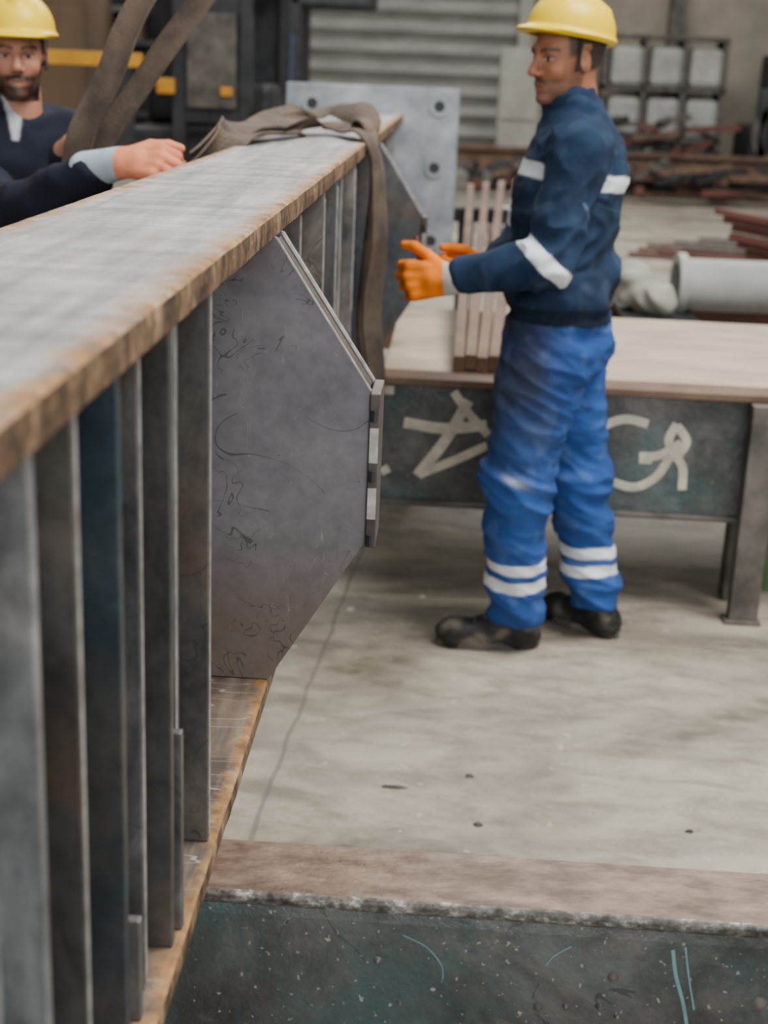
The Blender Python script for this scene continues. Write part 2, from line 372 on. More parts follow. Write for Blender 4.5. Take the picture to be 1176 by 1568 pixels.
def head_col(skin,hair,beard,beard_amt,full):
    def f(p,pr):
        n=len(p); c=np.tile(np.array(skin),(n,1)); x,y,z=p.T
        v=nz(p,30); c=c*(1+.12*v[:,None])
        ck=np.exp(-(((np.abs(y)-.045)/.022)**2+((z+.038)/.02)**2)); c=mixc(c,ck*(x>.02)*.35,(.50,.16,.10))
        c=mixc(c,np.exp(-(y/.018)**2-((z+.034)/.014)**2)*(x>.09)*.35,(.50,.16,.10))
        hm=sst(z,-.045,-.03)*(1-sst(x,-.01,.012)); ear=(np.abs(y)>.076)&(x>-.026)&(x<.02)&(z<.03)&(z>-.05)
        c=mixc(c,hm*(~ear),hair)
        side=sst(z,-.01,.01)*(1-sst(x,.03,.045))*(np.abs(y)>.05)*(~ear); c=mixc(c,side*.9,hair)
        bz=.018+.004*(1-((np.abs(y)-.034)/.02)**2)
        c=mixc(c,np.exp(-((z-bz)/.0052)**2)*(x>.05)*(np.abs(y)>.010)*(np.abs(y)<.054)*.95,hair)
        ey=(np.abs(y)-.031)
        open_=(np.abs(z+.003)<.0042*np.sqrt(np.clip(1-(ey/.0145)**2,0,1)))&(x>.066)
        c[open_]=(.34,.29,.25)
        iris=open_&(np.abs(ey+.001)<.0070); c[iris]=(.03,.018,.012)
        lid=np.exp(-((z-.0032)/.0028)**2)*(np.abs(ey)<.016)*(x>.065); c=mixc(c,lid*.85,(.07,.035,.025))
        sck=np.exp(-((z+.002)/.015)**2-(ey/.020)**2)*(x>.06)*(~open_); c=mixc(c,sck*.35,(.22,.09,.06))
        lp=np.exp(-((z+.0700)/.008)**2)*(np.abs(y)<.018)*(x>.075); c=mixc(c,lp*.4,(.34,.13,.10))
        ml=np.exp(-((z+.0695+.25*np.abs(y))/.0020)**2)*(np.abs(y)<.018)*(x>.075); c=mixc(c,ml*.6,(.12,.04,.035))
        mo=np.exp(-((z+.0535+.25*np.abs(y))/.0065)**2)*(np.abs(y)<.029)*(x>.07); c=mixc(c,mo*.95*max(beard_amt,.95),np.array(beard)*(.6 if not full else 1))
        low=(1-sst(z,-.062 if full else -.058,-.044))*(z>-.125)*(x>-.005)
        side2=(1-sst(z,-.03,.0))*sst(np.abs(y),.046,.056)*(x>-.005)*(x<.055)*(z>-.125)
        mouth=np.exp(-((z+.072)/.010)**2-(y/.025)**2)*(x>.07)
        bm=np.clip(np.maximum(low,side2*(1 if full else .6))-mouth*1.1,0,1)*beard_amt
        c=mixc(c,bm*(np.clip(.85+.4*v,0,1)),beard); return c
    return f
def helmet_extra(p,d):
    x,y,z=p.T
    shell=np.maximum(d,-(z-.026))
    inner=(np.sqrt((x/.112)**2+(y/.094)**2+((z-.03)/.100)**2)-1)*.09
    return np.maximum(shell,-inner)
def helmet_prims():
    P=[ell((-.006,0,.045),(.124,.106,.106))]
    P+=[seg((-.095,0,.112),(.075,0,.124),.012,.012,k=.02),seg((-.080,.042,.108),(.06,.042,.114),.008,k=.014),seg((-.080,-.042,.108),(.06,-.042,.114),.008,k=.014)]
    P+=[ell((-.004,0,.036),(.134,.115,.010),k=.012),ell((.070,0,.033),(.082,.080,.009),k=.014)]
    return P
def head(parent,pos,fwd,tilt,sc,skin,hair,beard,amt,full,helm_tilt,roll=0.):
    f=Vector(fwd).normalized(); yaw=math.atan2(f.y,f.x)
    R=Matrix.Translation(pos)@Matrix.Rotation(yaw,4,'Z')@Matrix.Rotation(tilt,4,'Y')@Matrix.Rotation(roll,4,'X')@Matrix.Scale(sc,4)
    sobj('head',head_prims(),.02,.0026,M_skin,parent,head_col(skin,hair,beard,amt,full),xf=R,pad=.015)
    H=R@Matrix.Translation((0,0,.016))@Matrix.Rotation(helm_tilt,4,'Y')
    sobj('hard_hat',helmet_prims(),.02,.003,M_helm,parent,None,xf=H,pad=.02,extra=helmet_extra)
    for s in (1,-1):
        P=[R@Vector(q) for q in ((.012,s*.083,.045),(.018,s*.079,-.02),(.028,s*.070,-.06))]
        ribbon('helmet_strap_%s'%('l' if s>0 else 'r'),[P[0],P[1],P[1]*.6+P[2]*.4],[f]*3,.010,.003,M_dark,parent,6)
# ------------------------------------------------------------------ hand
def hand_prims(w,f,n,s,curls,sc=1.,r=.0095,thumb=(.3,.5)):
    w=np.array(w,float);f=np.array(Vector(f).normalized());n=np.array(n,float);n-=f*(n@f);n/=np.linalg.norm(n)
    s=np.array(s,float); s-=f*(s@f); s-=n*(s@n); s/=np.linalg.norm(s)
    P=[]
    offs=[.030,.010,-.010,-.029]; lens=[.072,.080,.074,.058]; kn=[.088,.092,.088,.080]
    for o,kk in zip(offs,kn):
        P.append(seg(w+s*o*.6*sc,w+(f*kk+s*o)*sc,.0145*sc,.0135*sc,tag=1,k=.010))
    P.append(seg(w-f*.02*sc,w+f*.04*sc,.026*sc,.024*sc,tag=1,k=.015))
    for i,(o,L,kk) in enumerate(zip(offs,lens,kn)):
        a=w+(f*kk+s*o*1.05)*sc; ang=0; c=curls[i]
        for j,fr in enumerate((.45,.30,.25)):
            ang+=c*(1.,1.1,.8)[j]; d=f*math.cos(ang)+n*math.sin(ang)+s*(o*1.2)*(1-j*.5)
            b=a+d*L*fr*sc; P.append(seg(a,b,r*sc*(1-.06*j),r*sc*(1-.06*(j+1)),tag=2,k=.003)); a=b
    t0=w+(f*.02+s*.022)*sc; t1=w+(f*.052+s*.052+n*.012)*sc; t2=w+(f*(.052+.034*math.cos(thumb[0]))+s*(.052+.034*math.sin(thumb[0]))+n*.022)*sc
    t3=t2+(f*.8+s*.25*math.sin(thumb[0])+n*thumb[1])*.026*sc
    P+=[seg(t0,t1,.016*sc,.0125*sc,tag=3,k=.008),seg(t1,t2,.0118*sc,.011*sc,tag=3,k=.003),seg(t2,t3,.011*sc,.0092*sc,tag=3,k=.003)]
    return P

# ------------------------------------------------------------------ WORKER (blue workwear)
wk=grp('construction_worker',(.28,3.97,0))
J,T,AN,AF=1,2,3,4
SN=(.305,3.80,1.445);EN=(.236,3.735,1.160);WN=(.022,3.80,1.108)
SF=(.285,4.14,1.445);EF=(.185,4.17,1.165);WF=(.105,4.03,1.098)
HN=(.268,3.89,.90);KN=(.205,3.895,.52);FN=(.232,3.925,.125)
HF=(.300,4.06,.90);KF=(.390,4.085,.50);FF=(.468,4.085,.13)
body=[ell((.292,3.97,1.30),(.140,.185,.23),tag=J),ell((.292,3.97,1.13),(.146,.172,.15),tag=J,k=.05),
      seg((.305,3.83,1.440),(.290,4.11,1.440),.074,.070,tag=J,k=.05),ell((.345,3.97,1.38),(.098,.15,.13),tag=J,k=.04),
      seg((.300,3.97,1.47),(.278,3.97,1.555),.084,.068,tag=J,k=.03),seg((.345,3.97,1.44),(.305,3.97,1.54),.07,.052,tag=J,k=.03),
      seg((.290,3.905,1.045),(.290,4.035,1.045),.139,.139,tag=J,k=.010),
      ell((.292,3.98,.93),(.142,.165,.13),tag=T,k=.010),
      seg(HN,KN,.120,.094,tag=T,k=.03),seg(KN,FN,.092,.078,tag=T,k=.03),
      seg(HF,KF,.120,.090,tag=T,k=.025),seg(KF,FF,.088,.076,tag=T,k=.03),
      ell((.355,3.97,.93),(.09,.13,.12),tag=T,k=.03),
      seg(SN,EN,.080,.066,tag=AN,k=.022),seg(EN,WN,.066,.048,tag=AN,k=.02),
      seg(SF,EF,.076,.062,tag=AF,k=.022),seg(EF,WF,.062,.046,tag=AF,k=.02)]
def body_ex(p,d): return np.maximum(d,.085-p[:,2])
def wcol(p,pr):
    t=tags(pr,p); x,y,z=p.T
    navy=np.array((.011,.028,.064)); blue=np.array((.022,.074,.265)); n=nz(p,7); n2=nz(p,22,5.)
    c=np.tile(navy,(len(p),1))*(1+.5*n[:,None])
    c=mixc(c,np.clip(n2*.6-.05,0,.2),(.07,.11,.17))
    tr=(t==T)|((z<.985)&(t!=AN)&(t!=AF)); c[tr]=(np.tile(blue,(len(p),1))*(1+.35*n[:,None]))[tr]
    dirt=np.clip(sst(z,.50,.74)*(1-sst(x,.22,.34))*(.75+.9*n),0,.9)*tr; c=mixc(c,dirt,(.045,.052,.085))
    c=mixc(c,np.clip(n2*1.1-.2,0,.22)*tr,(.12,.19,.36))
    W=np.array((.74,.77,.80))
    b=(1-sst(np.abs(z-(1.372-.13*(x-.29))),.019,.0225))*(t==J); c=mixc(c,b,W)
    q=p-np.array((.196,3.72,1.195)); dd=np.abs(q@np.array((.66,0,.75))); c=mixc(c,(1-sst(dd,.019,.0225))*(t==AN),W)
    q=p-np.array((.175,4.17,1.21)); dd=np.abs(q@np.array((.66,0,.75))); c=mixc(c,(1-sst(dd,.017,.022))*(t==AF),W)
    for zc in (.275,.218): c=mixc(c,(1-sst(np.abs(z-zc-.012*n),.015,.0185))*tr,W)
    kn=np.exp(-((x-.20)/.03)**2-((z-.545+.4*(x-.2))/.010)**2)*(y<3.86)*tr; c=mixc(c,kn*.8,(.5,.55,.62))
    wb=sst(z,.984,.990)*(1-sst(z,1.030,1.036))*(t==J); c=mixc(c,wb*.75,(.008,.012,.025))
    sm=np.exp(-((z-(1.315+.05*np.sin(x*9)))/.003)**2)*(t==J); c=mixc(c,sm*.5,(.06,.09,.13))
    lg=np.exp(-((np.abs(x-.325+.45*(z-1.30)))/.003)**2)*(np.abs(z-1.285)<.03)*(y<3.80)*(t==AN)
    return mixc(c,lg*.5,(.2,.25,.3))
def wdisp(p,pr):
    t=tags(pr,p); x,y,z=p.T
    leg=(t==T)|((z<.985)&(t==J))
    d=.006*nz(p,(5,5,9))+.003*nz(p,(14,14,24),3.)
    q=p.copy(); q[:,2]=z+.45*x
    knee=np.exp(-((z-.50)/.13)**2)+np.exp(-((z-.15)/.07)**2)*1.1+np.exp(-((z-.84)/.10)**2)*.9+.35
    d=d+leg*knee*.012*rdg(q,(4,4,15),9.)+leg*.004*rdg(q,(10,10,26),2.)
    q2=p.copy(); q2[:,2]=z-.5*x
    arm=(t==AN)|(t==AF); el=np.exp(-(((x-.22)/.10)**2+((z-1.17)/.11)**2))
    d=d+arm*(.006+.010*el)*rdg(q2,(12,7,14),2.)
    jk=(t==J)&~leg
    d=d+jk*.014*rdg(q2,(5,5,13),6.)*(np.exp(-((z-1.10)/.10)**2)+.45)+jk*.004*rdg(q,(9,9,17),1.)
    hem=np.exp(-((z-1.008)/.018)**2)*(t==J); d=d*(1-.6*hem)-.006*hem+.0025*np.sin((x+y)*260)*hem
    near_cuff=np.exp(-(np.linalg.norm(p-np.array(WN),axis=1)/.055)**4)
    return d*(1-.8*near_cuff)
sobj('body_workwear',body,.03,.0055,M_cloth,wk,wcol,wdisp,extra=body_ex)
def coll(p,pr): return np.tile(np.array((.011,.026,.060)),(len(p),1))
sobj('jacket_collar',[seg((.288,3.968,1.535),(.276,3.966,1.572),.074,.071)],.02,.005,M_cloth,wk,coll,extra=lambda p,d:np.maximum(np.maximum(d,-(d+.010)),np.maximum(p[:,2]-(1.585+.25*(p[:,0]-.28)),1.50-p[:,2])))
head(wk,(.260,3.963,1.674),(-.84,-.54,0),.10,1.0,(.36,.155,.085),(.055,.043,.036),(.10,.065,.05),.6,False,-.22)
org=(.74,.175,.004)
def glovec(cuff,cc,axis,w0):
    def f(p,pr):
        c=np.tile(np.array(org),(len(p),1))*(1+.3*nz(p,25)[:,None]); a=(p-np.array(w0))@np.array(Vector(axis).normalized())
        return mixc(c,1-sst(a,cuff-.004,cuff+.004),cc)
    return f
fN=(-1,.08,-.10); WNh=(-.008,3.802,1.096)
hp=hand_prims(WNh,fN,(.0,1,-.12),(.15,.1,1),[.95,1.0,1.05,1.1],1.28,.0122,(.6,.3))
hp.append(seg((.030,3.80,1.108),WNh,.045,.038,tag=1,k=.01))
sobj('glove_near',hp,.01,.0035,M_glove,wk,glovec(.022,(.42,.39,.35),fN,WNh),pad=.015)
fF=(-1,-.05,.02); WFh=(.078,4.02,1.100)
hp=hand_prims(WFh,fF,(0,-1,-.3),(.1,-.2,1),[1.,1.05,1.1,1.1],1.14,.0112,(.2,.2))
hp.append(seg((.112,4.035,1.098),WFh,.042,.035,tag=1,k=.01))
sobj('glove_far',hp,.01,.0035,M_glove,wk,glovec(.015,(.42,.39,.35),fF,WFh),pad=.015)
def boot(name,heel,toe,ank,parent):
    h=Vector((heel[0],heel[1],0));t=Vector((toe[0],toe[1],0));d=(t-h).normalized();L=(t-h).length; u=lambda a,z,sx=0:tuple(h+d*a+Vector((0,0,z)))
    P=[seg(u(.045,.03),u(L*.5,.026),.040,.036),seg(u(L*.5,.028),u(L-.055,.028),.040,.044,k=.02),ell(u(L-.07,.045),(.070,.046,.040),math.atan2(d.y,d.x),k=.02),
       seg(u(.06,.05),(ank[0],ank[1],.16),.046,.052,k=.03),seg(u(L*.55,.05),u(.09,.10),.036,.045,k=.03)]
    def ex(p,dd): return np.maximum(np.maximum(dd,-p[:,2]),p[:,2]-.17)
    def cf(p,pr):
        n=nz(p,18); c=np.tile(np.array((.026,.024,.022)),(len(p),1))*(1+.5*n[:,None])
        return mixc(c,np.clip(n*1.4,0,.55),(.22,.19,.15))
    def df(p,pr): return .003*rdg(p,(24,24,40),1.)
    sobj(name,P,.02,.005,M_boot,parent,cf,df,extra=ex)
    pts=[]
    for i in range(24):
        a=2*math.pi*i/24; cx_=math.cos(a);sy=math.sin(a)
        w=.050 if cx_>0 else .041
        e=h+d*(L/2+cx_*L/2); sd=Vector((-d.y,d.x,0)); pts.append(e+sd*sy*w)
    V=[(v.x,v.y,.0) for v in pts]+[(v.x,v.y,.024) for v in pts]
    F=[tuple(range(23,-1,-1)),tuple(range(24,48))]+[(i,(i+1)%24,24+(i+1)%24,24+i) for i in range(24)]
    mesh_obj(name+'_sole',V,F,M_scrap,parent,False,.004)
    for k in range(4):
        a=L*.62-.03*k; c=u(a,.082+.014*k); sd=Vector((-d.y,d.x,0))*.022
        tube(name+'_lace_%d'%k,Vector(c)-sd,Vector(c)+sd+d*.008,.003,M_scrap,parent,seg=8)
boot('boot_near',(.312,3.945),(.000,3.915),(.235,3.93),wk)
boot('boot_far',(.555,4.035),(.335,4.215),(.472,4.085),wk)
tube('marking_chalk',(-.110,3.86,1.20),(-.095,3.845,1.105),.006,M_redbr,wk,seg=10)

# ------------------------------------------------------------------ MAN in dark suit
mn=grp('bearded_man',(-1.30,4.05,0))
SR=(-1.42,3.92,1.40);ER=(-1.12,3.52,1.235);WR=(-.86,3.37,1.365)
SL=(-1.13,4.12,1.40);EL=(-1.02,4.02,1.14);WL=(-1.045,3.80,1.365)
mb=[ell((-1.28,4.03,1.26),(.19,.135,.25),.65,tag=J),ell((-1.29,4.05,1.02),(.175,.14,.20),.65,tag=J,k=.06),
    seg(SR,SL,.080,.080,tag=J,k=.05),seg((-1.28,4.03,1.44),(-1.25,4.02,1.52),.082,.058,tag=J,k=.03),
    seg((-1.37,4.0,.90),(-1.38,3.99,.50),.100,.075,tag=T,k=.03),seg((-1.38,3.99,.50),(-1.39,4.02,.10),.075,.062,tag=T,k=.03),
    seg((-1.21,4.11,.90),(-1.19,4.12,.50),.100,.075,tag=T,k=.02),seg((-1.19,4.12,.50),(-1.18,4.15,.10),.075,.062,tag=T,k=.03),
    seg(SR,ER,.080,.066,tag=AN,k=.02),seg(ER,WR,.066,.046,tag=AN,k=.02),seg(SL,EL,.072,.058,tag=AF,k=.02),seg(EL,WL,.056,.038,tag=AF,k=.02)]
fm=Vector((.28,-1,0)).normalized()
def mcol(p,pr):
    c=np.tile(np.array((.009,.012,.022)),(len(p),1))*(1+.4*nz(p,9)[:,None]); x,y,z=p.T
    q=p-np.array((-1.235,4.0,1.46)); fr=q@np.array((fm.x,fm.y,0)); sd=q@np.array((-fm.y,fm.x,0))
    hw=np.clip(.014+.20*(q[:,2]+.01),.0,.045)
    m=(fr>.01)*(1-sst(np.abs(sd),hw,hw+.008))*(z>1.395)
    return mixc(c,np.clip(m,0,1),(.44,.46,.50))
def mdisp(p,pr): return .006*nz(p,(8,8,14))+.009*rdg(p,(9,9,12),4.)
sobj('body_suit',mb,.03,.008,M_cloth,mn,mcol,mdisp,extra=body_ex)
head(mn,(-1.218,3.985,1.622),(.30,-1,0),.04,.98,(.47,.22,.14),(.02,.015,.012),(.018,.013,.011),1.0,True,-.02)
def skinc(p,pr): return np.tile(np.array((.50,.235,.15)),(len(p),1))*(1+.12*nz(p,30)[:,None])
fR=(.93,-.25,.08); WRh=(-.790,3.342,1.392)
def gpink(p,pr):
    c=np.tile(np.array((.66,.225,.115)),(len(p),1))*(1+.2*nz(p,25)[:,None]); a=(p-np.array(WRh))@np.array(Vector(fR).normalized())
    return mixc(c,1-sst(a,-.002,.008),(.40,.48,.54))
hp=hand_prims(WRh,fR,(0.1,.75,-.65),(.15,.65,.75),[.85,.85,.9,.95],1.15,.0120,(.2,.5)); hp.append(seg((-.875,3.375,1.368),WRh,.046,.037,k=.01))
sobj('glove_right',hp,.01,.003,M_glove,mn,gpink,pad=.015)
fL=(.55,-.45,.5); WLh=(-1.040,3.785,1.385)
hp=hand_prims(WLh,fL,(.5,.1,-.7),(.1,.9,.4),[.7,.7,.7,.7],1.0,.0095,(.5,.5)); hp.append(seg((-1.045,3.81,1.355),WLh,.030,.025,k=.01))
sobj('hand_left',hp,.01,.003,M_skin,mn,skinc,pad=.015)
boot('shoe_near',(-1.42,4.08),(-1.33,3.80),(-1.39,4.02),mn)
boot('shoe_far',(-1.20,4.21),(-1.12,3.94),(-1.18,4.15),mn)

# ------------------------------------------------------------------ MAIN GIRDER
XE=-.267; XL=-.569; XW=-.425
gd=grp('steel_girder',(-.418,3.4,.65))
Y0,Y1=.15,6.48
def rough_flange(name,z0,z1,mat,amp):
    n=420; V=[];F=[]
    for i in range(n+1):
        y=Y0+(Y1-Y0)*i/n
        e1=amp*(noise.noise(Vector((y*7,0,3)))+.6*noise.noise(Vector((y*26,0,5)))); e2=amp*(noise.noise(Vector((y*7,9,3)))+.6*noise.noise(Vector((y*26,8,5))))
        V+=[(XL-e2,y,z0),(XE+e1,y,z0),(XE+e1*1.2+.001,y,(z0+z1)/2),(XE+e1*.8,y,z1-.004),(XE+e1*.8-.004,y,z1),(XL-e2+.004,y,z1),(XL-e2,y,z1-.004)]
    R=7
    for i in range(n):
        for k in range(R): F.append((i*R+k,i*R+(k+1)%R,(i+1)*R+(k+1)%R,(i+1)*R+k))
    F+=[tuple(range(R-1,-1,-1)),tuple(n*R+k for k in range(R))]
    return recalc(mesh_obj(name,V,F,mat,gd))
rough_flange('top_flange',1.390,1.425,M_fl,.0022)
rough_flange('bottom_flange',.651,.680,M_bot,.0015)
boxes('webs',[(XW,XW+.012,Y0,Y1,.68,1.39)],M_web,gd,0)
st=[(.52,-.272,M_webL),(.60,-.285,M_webL),(.70,-.275,M_webL),(.80,-.282,M_webL),(.925,-.285,M_webL),(1.005,-.276,M_webR),(1.155,-.278,M_webT),(1.285,-.290,M_webM),(1.365,-.276,M_webR),(1.445,-.288,M_webM),(1.52,-.300,M_web),(1.595,-.276,M_webR)]
for k,(y,xe,mt) in enumerate(st): box('stiffener_%d'%k,XW+.012,xe,y,y+.013,.68,1.39,mt,gd,.002)
boxes('stiffener_bright_edges',[(xe-.001,xe+.0012,y+.002,y+.008,.69,1.385) for y,xe,mt in st if y in(1.005,1.285,1.445,1.595)],M_bright,gd,0)
boxes('clip_plates',[(-.36,-.272,1.40,1.412,.68,.93),(-.36,-.283,1.235,1.247,.68,.80)],M_webM,gd,.002)
far=[(2.60,-.285),(2.92,-.272),(3.05,-.30),(3.24,-.274),(3.55,-.29),(3.80,-.275),(5.3,-.275),(5.9,-.275)]
boxes('stiffeners_far',[(XW+.012,xe,y,y+.014,.68,1.39) for y,xe in far],M_webM,gd,.002)
boxes('stiffener_far_edges',[(xe-.001,xe+.0015,y+.001,y+.011,1.0,1.37) for y,xe in far[:6]],M_bright,gd,0)
boxes('stiffeners_back',[(XL+.01,XW,y,y+.014,.68,1.39) for y in (.6,1.2,1.8,2.4,3.0,3.6,4.2,4.8,5.4,6.0)],M_web,gd,.002)
def bracket(i,yb,mt):
    pts=[(XW+.012,1.389),(XE+.001,1.389),(-.118,1.165),(-.118,.925),(XE+.001,.681),(XW+.012,.681)]
    prism('gusset_%d_a'%i,pts,yb,yb+.012,mt,gd)
    prism('gusset_%d_b'%i,pts,yb+.075,yb+.087,mt,gd)
    prism('bracket_cover_%d'%i,[(XE,1.383),(-.120,1.163),(-.131,1.158),(XE-.010,1.374)],yb+.012,yb+.075,M_webR,gd)
    prism('bracket_edge_%d'%i,[(XE+.003,1.388),(-.1165,1.166),(-.1185,1.164),(XE+.001,1.385)],yb+.073,yb+.088,M_bright,gd,0)
    prism('bracket_front_edge_%d'%i,[(XE+.003,1.388),(-.1165,1.166),(-.1180,1.165),(XE+.002,1.386)],yb-.0006,yb+.007,M_bright,gd,0)
    box('bracket_endplate_%d'%i,-.118,-.102,yb-.008,yb+.098,.918,1.163,M_webR,gd,.002)
    boxes('endplate_edge_%d'%i,[(-.1165,-.103,yb-.0095,yb-.0075,.965,1.015),(-.1165,-.103,yb-.0095,yb-.0075,1.055,1.11)],M_bright,gd,0)
    for z in (.932,1.035,1.130): tube('weld_bead_%d_%d'%(i,int(z*100)),(-.1105,yb-.011,z-.009),(-.1105,yb-.011,z+.009),.006,M_dark,gd,seg=8)
bracket(1,2.10,M_gus); bracket(2,4.72,M_web)
ep=bmesh.new(); bmesh.ops.create_cube(ep,size=1,matrix=Matrix.Translation((-.405,6.50,1.15))@Matrix.Diagonal((.765,.04,.78,1)))
me=bpy.data.meshes.new('end_plate'); ep.to_mesh(me); ep.free(); me.materials.append(M_galv)
epo=bpy.data.objects.new('end_plate',me); link(epo,gd); md=epo.modifiers.new('b','BEVEL'); md.width=.006
for k,(hx,hz) in enumerate([(-.67,1.455),(-.11,1.462),(-.12,1.20),(-.67,1.20),(-.12,.88),(-.67,.88)]):
    tube('bolt_hole_ring_%d'%k,(hx,6.481,hz),(hx,6.470,hz),.042,M_galv,gd,inner=.024)
    tube('bolt_hole_%d'%k,(hx,6.479,hz),(hx,6.474,hz),.024,M_dark,gd)
tr=grp('steel_trestle',(-.42,5.9,0))
box('cross_beam',-.75,-.10,5.85,5.97,.50,.65,M_brown,tr); boxes('posts',[(-.72,-.62,5.86,5.96,0,.5),(-.23,-.13,5.86,5.96,0,.5)],M_brown,tr)

# ------------------------------------------------------------------ FOREGROUND SUPPORT
fg=grp('support_channel_beam',(.3,1.59,0))
V=[];F=[];n=220
for i in range(n+1):
    x=-.95+2.2*i/n; e=.0022*noise.noise(Vector((x*25,0,0)))+.0014*noise.noise(Vector((x*80,3,0)))
    V+=[(x,1.534+e,.634),(x,1.534+e,.650),(x,1.655,.650),(x,1.655,.634)]
for i in range(n):
    for k in range(4):
        j=(k+1)%4; F.append((i*4+k,(i+1)*4+k,(i+1)*4+j,i*4+j))
F+=[(0,1,2,3),tuple(n*4+k for k in (3,2,1,0))]
recalc(mesh_obj('top_flange',V,F,M_fgtop,fg))
V=[];F=[];n=260
for i in range(n+1):
    x=-.95+2.2*i/n; e=.0022*noise.noise(Vector((x*25,0,0)))+.0014*noise.noise(Vector((x*80,3,0))); g=.002*noise.noise(Vector((x*40,7,0)))
    V+=[(x,1.5335+e,.634+g),(x,1.5305+e+g*.4,.6385),(x,1.5300+e-g*.4,.644),(x,1.5312+e,.6488+g*.3),(x,1.537+e+g,.6508)]
for i in range(n):
    for k in range(4): F.append((i*5+k,i*5+5+k,i*5+6+k,i*5+k+1))
mesh_obj('worn_flange_edge',V,F,M_fgedge,fg,True)
prof=[(1.548,.634),(1.541,.628),(1.5385,.615),(1.5385,.27),(1.545,.255),(1.650,.255),(1.650,.27),(1.556,.275),(1.553,.30),(1.553,.62),(1.556,.634)]
n=len(prof); V=[(x,y,z) for x in(-.95,1.25) for y,z in prof]
recalc(mesh_obj('web',V,[tuple(range(n)),tuple(range(2*n-1,n-1,-1))]+[(i,(i+1)%n,n+(i+1)%n,n+i) for i in range(n)],M_fgweb,fg))
boxes('legs',[(-.90,-.80,1.56,1.64,0,.255),(1.08,1.18,1.56,1.64,0,.255)],M_brown,fg)
def pimple(k,x,z,r):
    V=[(x,1.5325,z)];F=[];m=10
    for ring,(rr,yy) in enumerate(((.5,1.534),(1.,1.539))):
        for i in range(m):
            t=2*math.pi*i/m; q=r*rr*(1+.35*noise.noise(Vector((k*3.,i*.9,ring)))); V.append((x+q*math.cos(t),yy,z+q*math.sin(t)))
    for i in range(m):
        j=(i+1)%m; F+=[(0,1+i,1+j),(1+i,11+i,11+j,1+j)]
    recalc(mesh_obj('weld_spatter_%d'%k,V,F,M_fgedge if k%2 else M_scrap,fg,True))
for k,(x,z,r) in enumerate([(.245,.560,.008),(.232,.515,.006),(.155,.508,.007),(.255,.503,.005),(.43,.535,.010),(-.05,.560,.006),(.06,.47,.006),(.19,.512,.005),(.34,.49,.006),(.51,.55,.005),(-.02,.5,.004)]): pimple(k,x,z,r)
for k,(P,w) in enumerate([([(.315,.605),(.322,.57),(.335,.53),(.345,.49)],.0045),([(.330,.61),(.338,.57),(.350,.52)],.0022),([(-.02,.60),(.01,.585),(.03,.56),(.033,.54)],.0016),([(.19,.60),(.17,.585),(.16,.57)],.0014),([(.44,.50),(.47,.51),(.50,.515)],.0014)]):
    PP=[Vector((x,1.5382,z)) for x,z in P]
    ribbon('paint_scratch_%d'%k,PP,[Vector((-(PP[min(i+1,len(PP)-1)]-PP[max(i-1,0)]).z,0,(PP[min(i+1,len(PP)-1)]-PP[max(i-1,0)]).x)) for i in range(len(PP))],w,.0012,M_scratch,fg,8)

# ------------------------------------------------------------------ TABLE
tb=grp('steel_workbench',(.4,4.9,0))
box('table_top',-.21,1.75,4.33,5.62,.700,.716,M_tab,tb,.003)
box('front_top_flange',-.215,1.06,4.27,4.40,.699,.722,M_brown,tb)
box('front_web',-.21,1.01,4.300,4.315,.325,.70,M_fgweb,tb)
box('front_bottom_flange',-.21,1.01,4.275,4.37,.312,.326,M_scrap,tb)
boxes('legs',[(.915,1.005,4.215,4.265,.0,.700),(.93,1.0,4.42,4.50,0,.70),(-.18,-.10,5.45,5.55,0,.70),(1.60,1.70,5.45,5.55,0,.70)],M_scrap,tb)
box('leg_foot',.90,1.015,4.205,4.275,0,.012,M_scrap,tb)
box('front_web_right',1.06,1.75,4.38,4.395,.325,.70,M_fgweb,tb)
def stroke(k,pts,w=.026):
    P=[Vector((x,4.2985,z)) for x,z in pts]; ribbon('painted_mark_%d'%k,P,[(Vector((-(P[min(i+1,len(P)-1)]-P[max(i-1,0)]).z,0,(P[min(i+1,len(P)-1)]-P[max(i-1,0)]).x))) for i in range(len(P))],w,.002,M_white,tb,6)
G=[[(-.134,.575),(-.009,.562),(.122,.580)],[(.015,.680),(.06,.62),(.13,.548)],[(-.085,.405),(.0,.53),(.062,.655)],[(-.075,.412),(.03,.462),(.128,.515)],
   [(.617,.610),(.55,.622),(.490,.600),(.455,.555)],[(.46,.49),(.496,.435),(.587,.405),(.655,.44),(.695,.51)],[(.705,.615),(.685,.565),(.70,.53)],[(.70,.525),(.735,.48),(.742,.405)],[(.60,.505),(.66,.512),(.725,.555)],[(.60,.50),(.64,.50)],[(-.2,.675),(-.17,.675)],[(-.2,.41),(-.175,.425)],[(.705,.61),(.74,.56),(.71,.50)]]
for k,g in enumerate(G): stroke(k,g,.034 if k in(0,2,9) else .027)
bb=grp('steel_bar_bundle',(.08,6.2,.716))
for k,x in enumerate((.025,.062,.099,.136)): obox('bar_%d'%k,(x,4.42,.744+.006*(k%2)),(x+.03+.042*k,7.6,1.03+.012*k),.035,.05,M_brown,bb)
boxes('rear_trestle',[(-.05,.50,7.35,7.45,.88,.95),(.0,.08,7.36,7.44,0,.88),(.37,.45,7.36,7.44,0,.88)],M_dark,bb)
pg=grp('steel_pipe',(1.9,7.0,.68)); tube('pipe_wall',(1.10,6.95,.675),(3.4,7.1,.675),.125,M_pipe,pg,inner=.11,seg=40); tube('pipe_bore',(1.14,6.953,.675),(3.35,7.098,.675),.109,M_dark,pg,seg=32)
tube('pipe_flange',(1.06,6.948,.675),(1.10,6.95,.675),.150,M_pipe,pg,inner=.105,seg=40)
